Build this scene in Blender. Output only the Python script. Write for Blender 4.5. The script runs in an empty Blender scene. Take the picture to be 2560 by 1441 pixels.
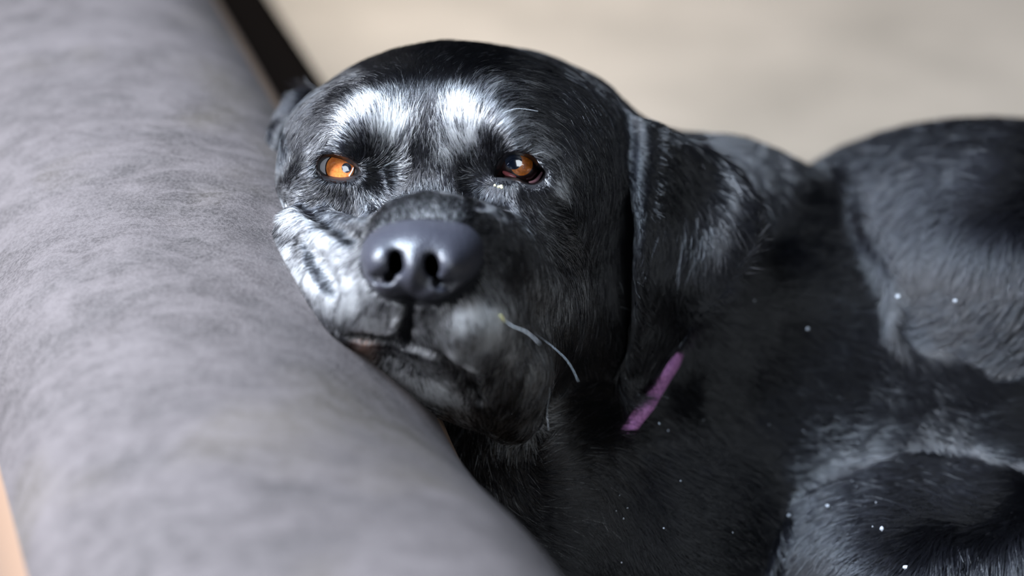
import bpy, math
import numpy as np
from mathutils import Matrix, Vector

C = bpy.context.scene
LINK = C.collection.objects.link
f32 = np.float32
rng = np.random.default_rng(7)

# ------------------------------------------------------------------ camera
D = 0.94                      # distance camera -> eyes of the dog
F = 85.0 / 36.0 * 2560        # focal length in pixels of the 2560 frame
PITCH = math.radians(28)
O = Vector((0, 0, 0.60))      # the point between the eyes, world
AX = Vector((1, 0, 0)); AY = Vector((0, math.sin(PITCH), math.cos(PITCH))); AZ = Vector((0, -math.cos(PITCH), math.sin(PITCH)))
BAS = np.array([AX, AY, AZ])  # rows: dog frame axes (x right, y up, z towards the front of the face)

def toW(p):
    """dog frame -> world, arrays (N,3)"""
    return np.asarray(p) @ BAS + np.array(O)

def toD(p):
    return (np.asarray(p) - np.array(O)) @ BAS.T

cam = bpy.data.cameras.new('camera'); cob = bpy.data.objects.new('camera', cam); LINK(cob)
M = Matrix((AX, AY, AZ)).transposed().to_4x4(); M.translation = O + AZ * D
cob.matrix_world = M
cam.lens = 85; cam.sensor_width = 36; cam.clip_start = 0.02
cam.dof.use_dof = True; cam.dof.focus_distance = D - 0.002; cam.dof.aperture_fstop = 3.3
C.camera = cob

# ------------------------------------------------------------------ light, world, exposure
w = bpy.data.worlds.new('world'); C.world = w; w.use_nodes = True
w.node_tree.nodes['Background'].inputs[0].default_value = (0.62, 0.72, 0.9, 1)
w.node_tree.nodes['Background'].inputs[1].default_value = 0.02

def area(name, frm, at, sx, sy, power, col):
    l = bpy.data.lights.new(name, 'AREA'); l.shape = 'RECTANGLE'; l.size = sx; l.size_y = sy
    l.energy = power; l.color = col
    o = bpy.data.objects.new(name, l); LINK(o)
    a = Vector(toW([frm])[0]); b = Vector(toW([at])[0])
    o.location = a; o.rotation_euler = (b - a).to_track_quat('-Z', 'Y').to_euler()
    return o
area('window_light', (-1.35, 0.80, 0.95), (-.03, -.02, 0.0), 0.7, 1.0, 46, (0.84, 0.90, 1.0)).data.spread = math.radians(76)
area('high_sheen_light', (-.75, 1.45, 1.05), (.08, -.04, -.0), 0.5, 0.5, 27, (0.66, 0.81, 1.0)).data.spread = math.radians(72)  # added light, high left, for sheen on shoulder and foreleg
area('far_fill_light', (-.62, .85, -.9), (-.15, -.1, -1.05), 0.45, 0.5, 13.5, (1.0, 0.97, 0.94)).data.spread = math.radians(90)  # added fill that brightens the beige seat behind the dog
area('front_fill_light', (0.55, 0.02, 1.30), (0, 0, 0), 0.78, 0.62, 10.5, (0.84, 0.92, 1.0))  # added front fill, placed for the eye reflection and the muzzle
C.view_settings.view_transform = 'Standard'; C.view_settings.look = 'None'
C.view_settings.exposure = 0.0; C.view_settings.gamma = 1; C.view_settings.use_curve_mapping = False

# ------------------------------------------------------------------ helpers
def s_at(z): return (D - z) / F
def P(px, py, z):
    s = s_at(z); return np.array([(px - 1280) * s, (720.5 - py) * s, z])
def to_px(p):
    s = (D - p[:, 2]) / F
    return p[:, 0] / s + 1280, 720.5 - p[:, 1] / s

def mesh_obj(name, verts, faces, mat=None, parent=None, smooth=True, origin=None):
    """verts: world coordinates"""
    verts = np.asarray(verts, float)
    org = np.array(origin) if origin is not None else (np.array(parent.location) if parent is not None and parent.type == 'EMPTY' else np.zeros(3))
    me = bpy.data.meshes.new(name)
    me.from_pydata((verts - org).tolist(), [], [list(map(int, f)) for f in faces]) if not isinstance(faces, np.ndarray) else _fast(me, verts - org, faces)
    if smooth: me.shade_smooth()
    if mat: me.materials.append(mat)
    me.update()
    o = bpy.data.objects.new(name, me); LINK(o); o.location = org
    if parent is not None:
        o.parent = parent
        bpy.context.view_layer.update()
        o.matrix_parent_inverse = parent.matrix_world.inverted()
    return o

def _fast(me, v, q):
    n = q.shape[1]
    me.vertices.add(len(v)); me.vertices.foreach_set('co', v.astype(f32).ravel())
    me.loops.add(q.size); me.loops.foreach_set('vertex_index', q.astype(np.int32).ravel())
    me.polygons.add(len(q)); me.polygons.foreach_set('loop_start', np.arange(0, q.size, n, dtype=np.int32))
    me.polygons.foreach_set('loop_total', np.full(len(q), n, np.int32))
    me.update(calc_edges=True); me.validate()

def tag(o, label=None, cat=None, group=None, kind=None):
    if label: o['label'] = label
    if cat: o['category'] = cat
    if group: o['group'] = group
    if kind: o['kind'] = kind
    return o

def mat(name, **kw):
    m = bpy.data.materials.new(name); m.use_nodes = True
    b = m.node_tree.nodes['Principled BSDF']
    for k, v in kw.items():
        b.inputs[k.replace('_', ' ')].default_value = v
    return m, m.node_tree, b

def N(nt, typ, **kw):
    n = nt.nodes.new(typ)
    for k, v in kw.items():
        if isinstance(k, str) and hasattr(n, k): setattr(n, k, v)
    return n

def noise(nt, scale, detail=4, rough=.55, vec=None, dist=0.0):
    n = nt.nodes.new('ShaderNodeTexNoise'); n.inputs['Scale'].default_value = scale
    n.inputs['Detail'].default_value = detail; n.inputs['Roughness'].default_value = rough
    n.inputs['Distortion'].default_value = dist
    if vec is not None: nt.links.new(vec, n.inputs['Vector'])
    return n

def ramp(nt, fac, stops):
    r = nt.nodes.new('ShaderNodeValToRGB'); e = r.color_ramp.elements
    e[0].position, e[0].color = stops[0][0], (*stops[0][1], 1)
    e[1].position, e[1].color = stops[-1][0], (*stops[-1][1], 1)
    for p, c in stops[1:-1]:
        x = e.new(p); x.color = (*c, 1)
    nt.links.new(fac, r.inputs['Fac']); return r.outputs['Color']

def mix(nt, fac, a, b, mode='MIX'):
    m = nt.nodes.new('ShaderNodeMix'); m.data_type = 'RGBA'; m.blend_type = mode
    for s, v in ((m.inputs['Factor'], fac), (m.inputs[6], a), (m.inputs[7], b)):
        if isinstance(v, (int, float)): s.default_value = v
        elif isinstance(v, tuple): s.default_value = (*v, 1)
        else: nt.links.new(v, s)
    return m.outputs[2]

def bump(nt, bsdf, height, strength, dist, chain=None):
    b = nt.nodes.new('ShaderNodeBump'); b.inputs['Strength'].default_value = strength; b.inputs['Distance'].default_value = dist
    nt.links.new(height, b.inputs['Height'])
    if chain: nt.links.new(chain, b.inputs['Normal'])
    nt.links.new(b.outputs['Normal'], bsdf.inputs['Normal']); return b.outputs['Normal']

def coords(nt, scale=(1, 1, 1), rot=(0, 0, 0)):
    t = nt.nodes.new('ShaderNodeTexCoord'); m = nt.nodes.new('ShaderNodeMapping')
    m.inputs['Scale'].default_value = scale; m.inputs['Rotation'].default_value = rot
    nt.links.new(t.outputs['Object'], m.inputs['Vector']); return m.outputs['Vector']

# ------------------------------------------------------------------ signed distance toolkit (dog frame)
def R_(az=0, ax=0, ay=0):
    return np.array(Matrix.Rotation(math.radians(az), 3, 'Z') @ Matrix.Rotation(math.radians(ax), 3, 'X') @ Matrix.Rotation(math.radians(ay), 3, 'Y'))
def ell(px, py, z, rx, ry, rz, az=0, ax=0, ay=0):
    c = P(px, py, z).astype(f32); s = s_at(z)
    r = np.array([rx * s, ry * s, rz], f32); R = R_(az, ax, ay).astype(f32)
    def f(p):
        q = (p - c) @ R
        k0 = np.sqrt(((q / r) ** 2).sum(1)); k1 = np.sqrt(((q / (r * r)) ** 2).sum(1)) + 1e-6
        return k0 * (k0 - 1) / k1
    return f
def seg(a, b, ra, rb):
    a = np.asarray(a, f32); b = np.asarray(b, f32); ab = b - a; L = float(ab @ ab)
    def f(p):
        q = p - a; t = np.clip(q @ ab / L, 0, 1).astype(f32)
        return np.sqrt(((q - t[:, None] * ab) ** 2).sum(1)) - (ra + (rb - ra) * t)
    return f
def cap(a, b, ra, rb): return seg(P(*a), P(*b), ra, rb)
def poly2(px, py, pts):
    pts = np.array(pts, float); d = np.full(px.shape, 1e9); ins = np.zeros(px.shape, bool)
    n = len(pts)
    for i in range(n):
        a = pts[i]; b = pts[(i + 1) % n]; e = b - a; wx = px - a[0]; wy = py - a[1]
        t = np.clip((wx * e[0] + wy * e[1]) / (e @ e), 0, 1)
        d = np.minimum(d, (wx - e[0] * t) ** 2 + (wy - e[1] * t) ** 2)
        c = ((a[1] > py) != (b[1] > py)) & (px < (b[0] - a[0]) * (py - a[1]) / (b[1] - a[1] + 1e-12) + a[0])
        ins ^= c
    d = np.sqrt(d); return np.where(ins, -d, d)
def flap(pts, zfun, th):
    """a thin bent leaf (an ear) bounded by an outline"""
    def f(p):
        x, y = to_px(p)
        e = poly2(x, y, pts) * (D - p[:, 2]) / F + th
        h = np.abs(p[:, 2] - zfun(x, y))
        e = np.maximum(e, 0)
        return (np.sqrt(e * e + h * h) - th).astype(f32)
    return f
def su(a, b, k):
    h = np.maximum(k - np.abs(a - b), 0) / k; return np.minimum(a, b) - h * h * k * .25
def ss(a, b, k):
    h = np.maximum(k - np.abs(a + b), 0) / k; return np.maximum(a, -b) + h * h * k * .25
def build_sdf(ops):
    def f(p):
        p = p.astype(f32); v = None
        for op, fn, k in ops:
            d = fn(p)
            if v is None: v = d
            elif op == '+': v = su(v, d, k)
            else: v = ss(v, d, k)
        return v
    return f

def axis_coords(spec):
    out = [spec[0]]
    for end, st in spec[1:]:
        n = max(1, int(round((end - out[-1]) / st)))
        out += list(np.linspace(out[-1], end, n + 1)[1:])
    return np.array(out, f32)

def surface_nets(f, xs, ys, zs, B=4):
    def pad(a):
        while (len(a) - 1) % B: a = np.append(a, 2 * a[-1] - a[-2])
        return a.astype(f32)
    xs, ys, zs = pad(xs), pad(ys), pad(zs)
    nx, ny, nz = len(xs), len(ys), len(zs)
    cx, cy, cz = xs[::B], ys[::B], zs[::B]
    G = np.stack(np.meshgrid(cx, cy, cz, indexing='ij'), -1).reshape(-1, 3)
    cv = np.concatenate([f(G[i:i + 200000]) for i in range(0, len(G), 200000)]).reshape(len(cx), len(cy), len(cz))
    diag = np.sqrt(np.diff(cx)[:, None, None] ** 2 + np.diff(cy)[None, :, None] ** 2 + np.diff(cz)[None, None, :] ** 2)
    mn = np.full(diag.shape, 1e9, f32)
    for a in (0, 1):
        for b in (0, 1):
            for c in (0, 1):
                mn = np.minimum(mn, np.abs(cv[a:a + diag.shape[0], b:b + diag.shape[1], c:c + diag.shape[2]]))
    act = mn < diag * .9
    V = np.empty((nx, ny, nz), f32)
    ix = np.minimum(np.arange(nx) // B, len(cx) - 1); iy = np.minimum(np.arange(ny) // B, len(cy) - 1); iz = np.minimum(np.arange(nz) // B, len(cz) - 1)
    V[:] = cv[np.ix_(ix, iy, iz)]
    msk = np.zeros((nx, ny, nz), bool)
    up = act.repeat(B, 0).repeat(B, 1).repeat(B, 2)
    for a in (0, 1):
        for b in (0, 1):
            for c in (0, 1):
                msk[a:a + up.shape[0], b:b + up.shape[1], c:c + up.shape[2]] |= up
    I = np.argwhere(msk)
    out = np.empty(len(I), f32)
    for i in range(0, len(I), 300000):
        j = I[i:i + 300000]
        out[i:i + 300000] = f(np.stack([xs[j[:, 0]], ys[j[:, 1]], zs[j[:, 2]]], 1))
    V[msk] = out
    S = V < 0
    cnt = np.zeros((nx - 1, ny - 1, nz - 1), np.int8)
    for a in (0, 1):
        for b in (0, 1):
            for c in (0, 1):
                cnt += S[a:nx - 1 + a, b:ny - 1 + b, c:nz - 1 + c]
    cells = np.argwhere((cnt > 0) & (cnt < 8))
    idx = np.full(cnt.shape, -1, np.int32); idx[tuple(cells.T)] = np.arange(len(cells))
    acc = np.zeros((len(cells), 3)); num = np.zeros(len(cells))
    X = (xs, ys, zs)
    cor = [(a, b, c) for a in (0, 1) for b in (0, 1) for c in (0, 1)]
    for u in cor:
        for ax in range(3):
            if u[ax]: continue
            v = list(u); v[ax] = 1
            cu = cells + np.array(u); cv_ = cells + np.array(v)
            a = V[tuple(cu.T)]; b = V[tuple(cv_.T)]
            m = (a < 0) != (b < 0); t = np.where(m, a / (a - b + 1e-20), 0)
            pu = np.stack([X[k][cu[:, k]] for k in range(3)], 1); pv = np.stack([X[k][cv_[:, k]] for k in range(3)], 1)
            acc += np.where(m[:, None], pu + (pv - pu) * t[:, None], 0); num += m
    verts = acc / num[:, None]
    quads = []
    for ax in range(3):
        sl0 = [slice(None)] * 3; sl1 = [slice(None)] * 3
        sl0[ax] = slice(0, -1); sl1[ax] = slice(1, None)
        ch = S[tuple(sl0)] != S[tuple(sl1)]
        e = np.argwhere(ch)
        o = [k for k in range(3) if k != ax]
        shp = (nx, ny, nz)
        e = e[(e[:, o[0]] > 0) & (e[:, o[1]] > 0) & (e[:, o[0]] < shp[o[0]] - 1) & (e[:, o[1]] < shp[o[1]] - 1)]
        qs = []
        for d0, d1 in ((0, 0), (-1, 0), (-1, -1), (0, -1)):
            c = e.copy(); c[:, o[0]] += d0; c[:, o[1]] += d1; qs.append(idx[tuple(c.T)])
        q = np.stack(qs, 1)
        flip = S[tuple(e.T)]
        if ax == 1: flip = ~flip
        q[~flip] = q[~flip][:, ::-1]
        quads.append(q)
    q = np.concatenate(quads)
    return verts, q[(q >= 0).all(1)]

def vnormals(v, q):
    fn = np.cross(v[q[:, 2]] - v[q[:, 0]], v[q[:, 3]] - v[q[:, 1]])
    n = np.zeros_like(v)
    for k in range(4):
        for c in range(3): n[:, c] += np.bincount(q[:, k], fn[:, c], len(v))
    return n / (np.linalg.norm(n, axis=1, keepdims=True) + 1e-20), fn

# ================================================================== THE DOG
EYE_L = [(799, 424), (800, 410), (809, 399), (824, 392), (842, 394), (860, 400), (876, 409), (888, 418), (894, 430), (886, 437), (872, 443), (855, 445), (838, 444), (822, 441), (808, 434)]
EYE_R = [(1240, 440), (1249, 424), (1258, 405), (1270, 391), (1285, 386), (1303, 388), (1322, 395), (1334, 405), (1341, 417), (1356, 427), (1357, 437), (1348, 450), (1334, 457), (1318, 455), (1300, 448), (1284, 444), (1266, 440), (1252, 441)]
def grow(pts, d):
    c = np.mean(pts, 0); return [tuple(c + (np.array(q) - c) * (1 + d / np.linalg.norm(np.array(q) - c))) for q in pts]
def hole(pts, z0):
    pts = grow(pts, 9)
    def f(p):
        x, y = to_px(p); e = poly2(x, y, pts) * (D - p[:, 2]) / F
        return np.maximum(e, z0 - p[:, 2]).astype(f32)
    return f
EYEBALL = {'L': (P(853, 423, -0.0125), .0112), 'R': (P(1286, 408, -0.0105), .0112)}

EAR_R = [(1430, 290), (1490, 275), (1560, 285), (1650, 315), (1740, 355), (1810, 400), (1868, 470), (1886, 540), (1868, 620), (1800, 715), (1735, 800), (1680, 880), (1630, 950), (1585, 1003), (1556, 990), (1546, 948), (1574, 880), (1588, 790), (1590, 680), (1596, 560), (1580, 470), (1540, 400), (1480, 330)]
def earR_z(x, y):
    a = np.clip((x - 1590) / 300, -1, 1.2); b = np.clip((y - 250) / 700, 0, 1.1)
    return -.055 - .03 * np.maximum(a, 0) ** 1.3 + .014 * a.clip(-1, 0) * 0 + .020 * np.sin(np.pi * np.clip(b, 0, 1)) + .004 * np.sin(a * 7 + b * 3) - .012 * (a < 0) * a * a + .012 * b
EAR_L = [(790, 225), (735, 235), (700, 275), (672, 320), (664, 370), (682, 405), (712, 420), (745, 400), (780, 330)]

def surf(px, py, f=None, z0=.12, z1=-.3):
    """depth of the skin on the line through (px,py): marched from the front"""
    f = f or body_sdf
    px = np.atleast_1d(np.asarray(px, float)); py = np.atleast_1d(np.asarray(py, float)); z = np.full(px.shape, z0)
    for _ in range(90):
        s = (D - z) / F; p = np.stack([(px - 1280) * s, (720.5 - py) * s, z], 1)
        z = np.maximum(z - np.maximum(f(p), 0.00002) * .8, z1)
    return z


ops = [
 ('+', ell(1143, 425, -.055, 412, 300, .070), 0),                       # cranium
 ('+', ell(1130, 335, -.085, 342, 200, .060), .015),
 ('+', ell(1345, 560, -.040, 125, 250, .046), .03),                     # right cheek
 ('+', ell(812, 450, -.034, 85, 150, .034), .025),                       # left cheekbone
 ('+', ell(930, 318, -.012, 112, 82, .020, az=12), .018),               # brows
 ('+', ell(1195, 315, -.010, 128, 88, .022, az=-14), .018),
 ('+', cap((1080, 470, -.03), (1055, 640, .052), .0235, .0215), .018),  # bridge of the muzzle
 ('+', ell(1050, 745, .040, 185, 110, .033), .014),                     # upper lips
 ('+', cap((1175, 650, .040), (1290, 760, -.005), .0215, .023), .014),  # right side of muzzle
 ('+', cap((762, 575, .000), (905, 645, .038), .0095, .0135), .008),    # folds of the squashed left flew
 ('+', cap((742, 655, .000), (930, 740, .042), .0120, .0185), .007),
 ('+', cap((765, 715, .008), (900, 790, .040), .0110, .0130), .007),
 ('+', cap((1130, 800, .045), (1240, 930, .024), .0200, .0190), .012),
 ('+', ell(1165, 815, .045, 105, 100, .027, az=-20), .010),  # right flew
 ('+', cap((1240, 930, .024), (1282, 1040, .014), .0190, .0095), .010),
 ('+', cap((1300, 830, .000), (1300, 1000, .006), .0130, .0070), .010),
 ('+', cap((945, 882, .036), (1105, 922, .032), .0075, .0120), .004),   # chin
 ('+', cap((1010, 880, .030), (1110, 900, .020), .0100, .0130), .006),
 ('+', cap((1130, 900, .010), (1360, 780, -.060), .020, .036), .02),    # lower jaw
 ('-', ell(962, 452, .022, 26, 55, .015, az=14), .014),                 # hollows at the inner corners
 ('-', ell(1196, 452, .022, 30, 60, .015, az=-12), .014),
 ('-', cap((1068, 210, .030), (1068, 410, .022), .010, .009), .03),     # forehead furrow
 ('+', ell(850, 421, -.0130, 92, 78, .0150), .006),                     # lid mounds
 ('+', ell(1299, 422, -.0110, 98, 84, .0152), .006),
 ('+', ell(1470, 350, -.070, 90, 95, .030, az=20), .014),               # ear base
 ('+', seg(P(1310, 520, -.115), P(1950, 960, -.165), .058, .078), .03), # neck
 ('+', ell(1830, 500, -.150, 150, 125, .030, az=-15), .03),              # nape roll
 ('+', ell(1480, 1000, -.095, 220, 260, .045), .03),                    # throat
 ('+', ell(1380, 1130, -.050, 120, 170, .030), .02),                    # chest ruff
 ('+', ell(1240, 1230, -.055, 230, 230, .035), .03),
 ('+', ell(1500, 1380, -.075, 430, 330, .055), .03),
 ('+', ell(1950, 1250, -.145, 480, 470, .060), .04),                    # chest
 ('+', ell(2530, 670, -.140, 370, 315, .070, az=-8), .02),
 ('+', ell(2350, 590, -.200, 270, 195, .050), .03),                     # shoulder
 ('+', ell(2460, 1440, -.085, 430, 300, .062, az=8), .045),             # upper foreleg
 ('+', seg((.20, -.05, -.20), (.62, .03, -.36), .112, .118), .05),      # ribs and belly
 ('+', seg((.62, .03, -.36), (.80, .03, -.34), .115, .095), .05),       # haunch
 ('+', seg((.80, -.06, -.26), (.66, -.15, -.10), .060, .030), .03),     # thigh, hock, hind foot
 ('+', seg((.66, -.16, -.10), (.80, -.215, -.02), .026, .020), .02),
 ('+', seg((.80, -.215, -.02), (.70, -.240, .03), .020, .022), .02),
 ('+', seg((.88, .03, -.36), (1.05, -.12, -.22), .022, .010), .02),     # tail
 ('+', seg(P(2250, 1500, -.06), (.19, -.235, .00), .045, .028), .02),   # forelegs on the seat
 ('+', seg((.19, -.235, .00), (.13, -.285, .12), .026, .020), .015),
 ('+', seg((.13, -.285, .12), (.11, -.290, .14), .025, .022), .01),
 ('+', seg(P(1700, 1500, -.08), (.10, -.215, -.02), .045, .028), .02),
 ('+', seg((.10, -.225, -.02), (.045, -.275, .10), .026, .020), .015),
 ('+', seg((.045, -.278, .10), (.03, -.285, .12), .025, .022), .01),
 ('+', flap(EAR_R, earR_z, .0026), .006),
 ('+', flap(EAR_L, lambda x, y: -.088 + 0 * x, .005), .006),
 ('-', hole(EYE_L, -.016), .0015),
 ('-', hole(EYE_R, -.016), .0015),
]
_f = build_sdf(ops)
I_EAR = len(ops) - 4
def groove(pts, rad, sink=0.0, k=.003, n=6):
    q = np.array(pts, float); t = np.linspace(0, len(q) - 1, n * (len(q) - 1) + 1); a = np.minimum(t.astype(int), len(q) - 2); u = (t - a)[:, None]
    q = q[a] * (1 - u) + q[a + 1] * u; z = surf(q[:, 0], q[:, 1], _f) - sink
    rr = np.interp(t, range(len(rad)), rad)
    return [('-', cap((q[i, 0], q[i, 1], z[i]), (q[i + 1, 0], q[i + 1, 1], z[i + 1]), rr[i], rr[i + 1]), k) for i in range(len(q) - 1)]
LIPS = [[(1034, 700), (1024, 780), (1010, 852)], [(1010, 858), (950, 848), (880, 838)], [(1010, 858), (1095, 886), (1165, 940), (1200, 1000)]]
ops += groove(LIPS[0], [.0010, .0015, .0030], .0, .003, 2) + groove(LIPS[1], [.0026, .0018, .0016], 0, .004, 2) + groove(LIPS[2], [.0026, .0020, .0018, .0014], 0, .004, 2)
ops += groove([(765, 512), (820, 548), (885, 592)], [.0022, .0032, .0018], 0, .006, 2)
ops += groove([(768, 600), (800, 665), (838, 722)], [.0016, .0034, .0018], 0, .006, 2)
NOSTRIL = [('-', cap((986, 640, .100), (994, 652, .045), .0021, .0032), .002), ('-', cap((988, 668, .100), (992, 664, .045), .0025, .0032), .002),
 ('-', cap((1077, 646, .100), (1079, 658, .045), .0018, .0026), .002), ('-', cap((1079, 660, .100), (1080, 664, .045), .0020, .0026), .002), ('-', cap((1082, 676, .100), (1080, 670, .045), .0022, .0028), .002)]
ops += NOSTRIL
body_sdf = build_sdf(ops)
xs = axis_coords([-.115, (.115, .0016), (.26, .0032), (1.12, .009)])
ys = axis_coords([-.335, (-.085, .0034), (.118, .0016), (.17, .004)])
zs = axis_coords([-.50, (-.24, .008), (-.09, .0032), (.105, .0016)])
bv, bq = surface_nets(body_sdf, xs, ys, zs)
bn, bfn = vnormals(bv, bq)

SEAT = 0.60 - 0.27
dog = bpy.data.objects.new('dog', None); LINK(dog); dog.location = (0.2, 0.1, SEAT); dog.empty_display_size = .1
tag(dog, 'old black dog with grey brows and muzzle resting its chin on the grey sofa arm', 'dog')
bpy.context.view_layer.update()

m_skin, nt, b = mat('black_skin', Base_Color=(.004, .004, .005, 1), Roughness=.85, Specular_IOR_Level=.15)
body = mesh_obj('body', toW(bv), bq, m_skin, dog)

# ---- fur --------------------------------------------------------------
# x, y, direction x, y (down positive), length in mm : how the coat lies
GUIDE = [
 (905,425,0.9,0.1,3),(912,445,0.6,0.6,3.2),(1070,520,0,-1,2.2),(1000,530,-0.3,-1,2.2),(1140,530,0.3,-1,2.4),(1070,470,0,-1,3.2),(1065,400,0,-1,5),(1060,340,0,-1,7.8),(1070,230,0,-1,10.4),(1080,150,0,-1,13),(1190,130,0.3,-1,10),(1300,150,0.8,-0.6,14.3),(1400,200,0.9,0.5,15.6),
 (1000,180,-0.3,-1,11.7),(900,200,-0.7,-0.7,11.7),(800,240,-0.9,0.1,13),(760,300,-0.6,0.8,10),(740,250,-0.6,0.8,10),(692,340,0.85,0.5,5),(680,385,0.85,0.5,5),(715,300,0.85,0.5,6),
 (1040,300,0.3,-1,9.1),(1015,330,0.25,-1,9.1),(985,350,0.2,-1,9.1),(1000,290,0.15,-1,10.4),(960,300,-0.05,-1,11.1),(930,280,-0.3,-1,11.7),(900,250,-0.6,-0.8,11.7),(860,275,-0.9,-0.4,11.7),(820,320,-0.8,0.6,11.7),(780,375,-0.75,0.65,8),
 (880,370,-0.7,-0.5,4),(850,380,-0.9,-0.1,4),(910,385,-0.2,-1,5),(920,340,-0.25,-1,7.8),(940,395,0.3,-0.9,5),(960,430,0.9,-0.1,5),(950,465,0.8,0.5,5),(920,490,0.3,0.9,5),(880,470,0,1,3.5),(840,470,-0.4,0.9,4),(800,455,-0.9,0.4,5),(760,430,-0.95,0.3,7),
 (880,530,-0.5,0.9,7),(850,520,-0.5,0.85,7),(830,560,-0.7,0.7,7),(780,500,-1,0.25,8),(730,480,-1,0.1,9),(720,540,-1,0.2,9),
 (780,570,-1,0.1,7),(850,620,-1,0,6),(700,620,-1,0,8),(720,680,-0.8,0.6,7),(760,700,-0.7,0.7,6),(850,700,-0.8,0.5,5.5),(800,780,-0.4,0.9,6),(880,780,-0.5,0.8,5.5),(930,700,-0.8,0.4,4),(960,820,-0.3,0.9,4.5),(900,560,-0.7,0.2,4),(960,560,-0.5,-0.7,3),
 (1100,300,-0.3,-1,9.1),(1120,340,-0.35,-1,9.1),(1140,380,-0.4,-1,6),(1150,260,0.15,-1,11.7),(1180,230,0.45,-0.9,13),(1220,210,0.75,-0.65,13),(1270,220,1,-0.2,14.3),(1170,300,0.1,-1,11.7),(1210,290,0.5,-0.9,11.7),(1260,280,0.95,-0.3,13),(1320,290,1,0.35,14.3),(1240,330,0.7,-0.6,10.4),(1280,345,1,-0.15,10.4),(1335,345,0.85,0.6,11.7),(1385,400,0.6,0.9,9),(1400,330,0.75,0.75,14.3),(1450,300,0.7,0.75,15.6),(1490,400,0.3,1,13),(1440,470,0.5,1,11),
 (1195,350,0,-1,7.8),(1190,400,-0.1,-1,5),(1225,400,0.1,-1,4.5),(1225,440,-0.3,-0.8,4),(1180,450,-0.7,0.2,5),(1200,490,-0.3,0.9,5),(1250,475,0.1,1,4),(1310,475,0.5,0.9,4),(1300,365,0.9,-0.2,4.5),(1350,390,0.8,0.6,5),(1380,440,0.7,0.7,6),(1130,450,-0.3,-0.9,5),
 (1250,530,0.4,0.9,7),(1300,510,0.6,0.8,7),(1380,520,1,0.3,8),(1400,580,1,0.15,9),(1380,625,1,0.35,9),(1340,570,0.9,0.4,8),(1440,600,0.9,0.5,9),(1300,640,0.7,0.7,8),(1340,700,0.5,0.9,9),(1390,760,0.35,1,10),(1300,780,0.3,1,8),(1330,850,0.3,1,8),(1325,950,0.15,1,8),(1300,1050,0,1,10),
 (1200,560,0.8,-0.1,4.5),(1200,620,0.8,0.4,4),(1240,700,0.5,0.8,5.5),(1180,780,0.4,0.9,4.5),(1180,900,0.15,1,5),(1230,1000,-0.1,1,7),(1280,1090,-0.1,1,9),(1100,800,0.2,1,4),(1000,800,-0.2,1,4),(1000,900,-0.4,0.9,4.5),(1100,950,0.2,1,5),(1060,900,0,1,4),
 (1480,500,0.2,1,14),(1500,650,0.1,1,14),(1480,780,0.6,0.7,14),(1450,830,0.7,0.6,14),(1530,560,0,1,14),(1480,300,0.35,0.9,10),(1540,360,0.35,0.9,10),
 (1650,430,0.75,0.5,12),(1700,600,-0.1,1,12),(1620,850,-0.1,1,10),(1600,320,0.8,0.3,12),(1720,400,0.8,0.4,12),
 (1760,330,0.6,0.8,15),(1370,1210,1,0.15,16),(1450,1050,0.8,-0.5,16),(1500,1200,0.5,0.9,18),(1250,1150,0.5,0.9,14),
 (1550,1350,0.45,0.9,16),
 
 (2200,420,-.85,.4,17),(2350,400,-.88,.25,17),(2500,420,-.9,-.15,17),(2240,540,-.5,.8,17),(2300,600,-.3,.88,18),(2500,600,-.35,.88,18),(2350,750,-.85,.3,18),(2500,800,-.8,.5,18),
 (2350,950,.75,.65,17),(2500,1030,.97,.12,17),(2200,950,.8,.55,17),(2120,640,.95,-.35,17),(2080,500,.95,-.3,17),(2000,900,.9,.4,17),(1950,650,.95,-.3,17),(2100,1120,.9,.2,16),(1980,500,.9,-.1,16),
 (2150,1250,-.87,.4,15),(2300,1250,-.88,.05,15),(2450,1270,-.85,-.25,15),(2200,1380,-.76,.64,15),(2400,1380,-.2,.9,16),(2540,1380,-.2,.9,16),(2060,1330,-.8,.5,15),
 (1870,420,.54,.7,15),(1900,460,.54,.7,15),(1800,340,.55,.6,14),(1700,1000,.71,.3,15),(1900,1200,.8,.15,15),(1750,1250,.75,.2,15),(1950,1050,.85,.3,15),(1800,750,.8,.3,15),
 (1380,1060,.8,-.5,14),(1360,1150,.75,-.6,14),
]
# white hair: x, y, rx, ry, tilt deg, share
WHITE = [
 (975,335,58,62,-30,.97),(935,300,60,48,-20,.7),(1000,380,26,60,-15,.65),(890,320,60,40,30,.55),(820,345,60,26,35,.45),(1030,310,22,50,0,.22),(1158,332,58,78,15,.97),(1120,375,45,58,-20,.85),(1220,250,60,55,25,.5),(1255,325,78,45,10,.62),(1325,350,62,45,-40,.5),(1400,400,30,60,-30,.3),
 (1055,528,120,32,0,.30), (790,640,110,95,35,.96),(850,730,85,95,30,.97),(720,640,55,70,0,.95),(745,545,50,50,0,.7),(740,480,48,50,0,.6),(770,430,30,30,0,.4),(890,510,60,45,0,.22),(960,560,70,30,0,.15),  # first entry: pale hairs stand in for sheen on the muzzle bridge
 (1400,590,62,75,0,.42),(1440,660,30,80,0,.4),(1365,720,55,90,0,.36),(1390,455,24,38,0,.75),(1310,530,60,40,30,.2),
 (1190,810,95,105,10,1.0),(1120,820,50,70,0,.7),(1130,740,60,40,0,.6),(930,700,40,110,0,.9),(1060,830,60,60,0,.5),(1120,760,60,40,0,.4),(1250,870,60,80,0,.45),(1150,890,85,65,0,.9),(1210,930,70,80,0,.28),(1330,980,26,130,0,.5),(1260,1050,75,60,0,.25),(1050,960,150,42,-22,1.0),(1030,900,100,40,-15,.6),(930,900,60,26,-30,.6),(1010,880,110,18,-10,.5),(950,800,95,50,10,.85),(1000,770,50,40,0,.5),
]
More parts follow.
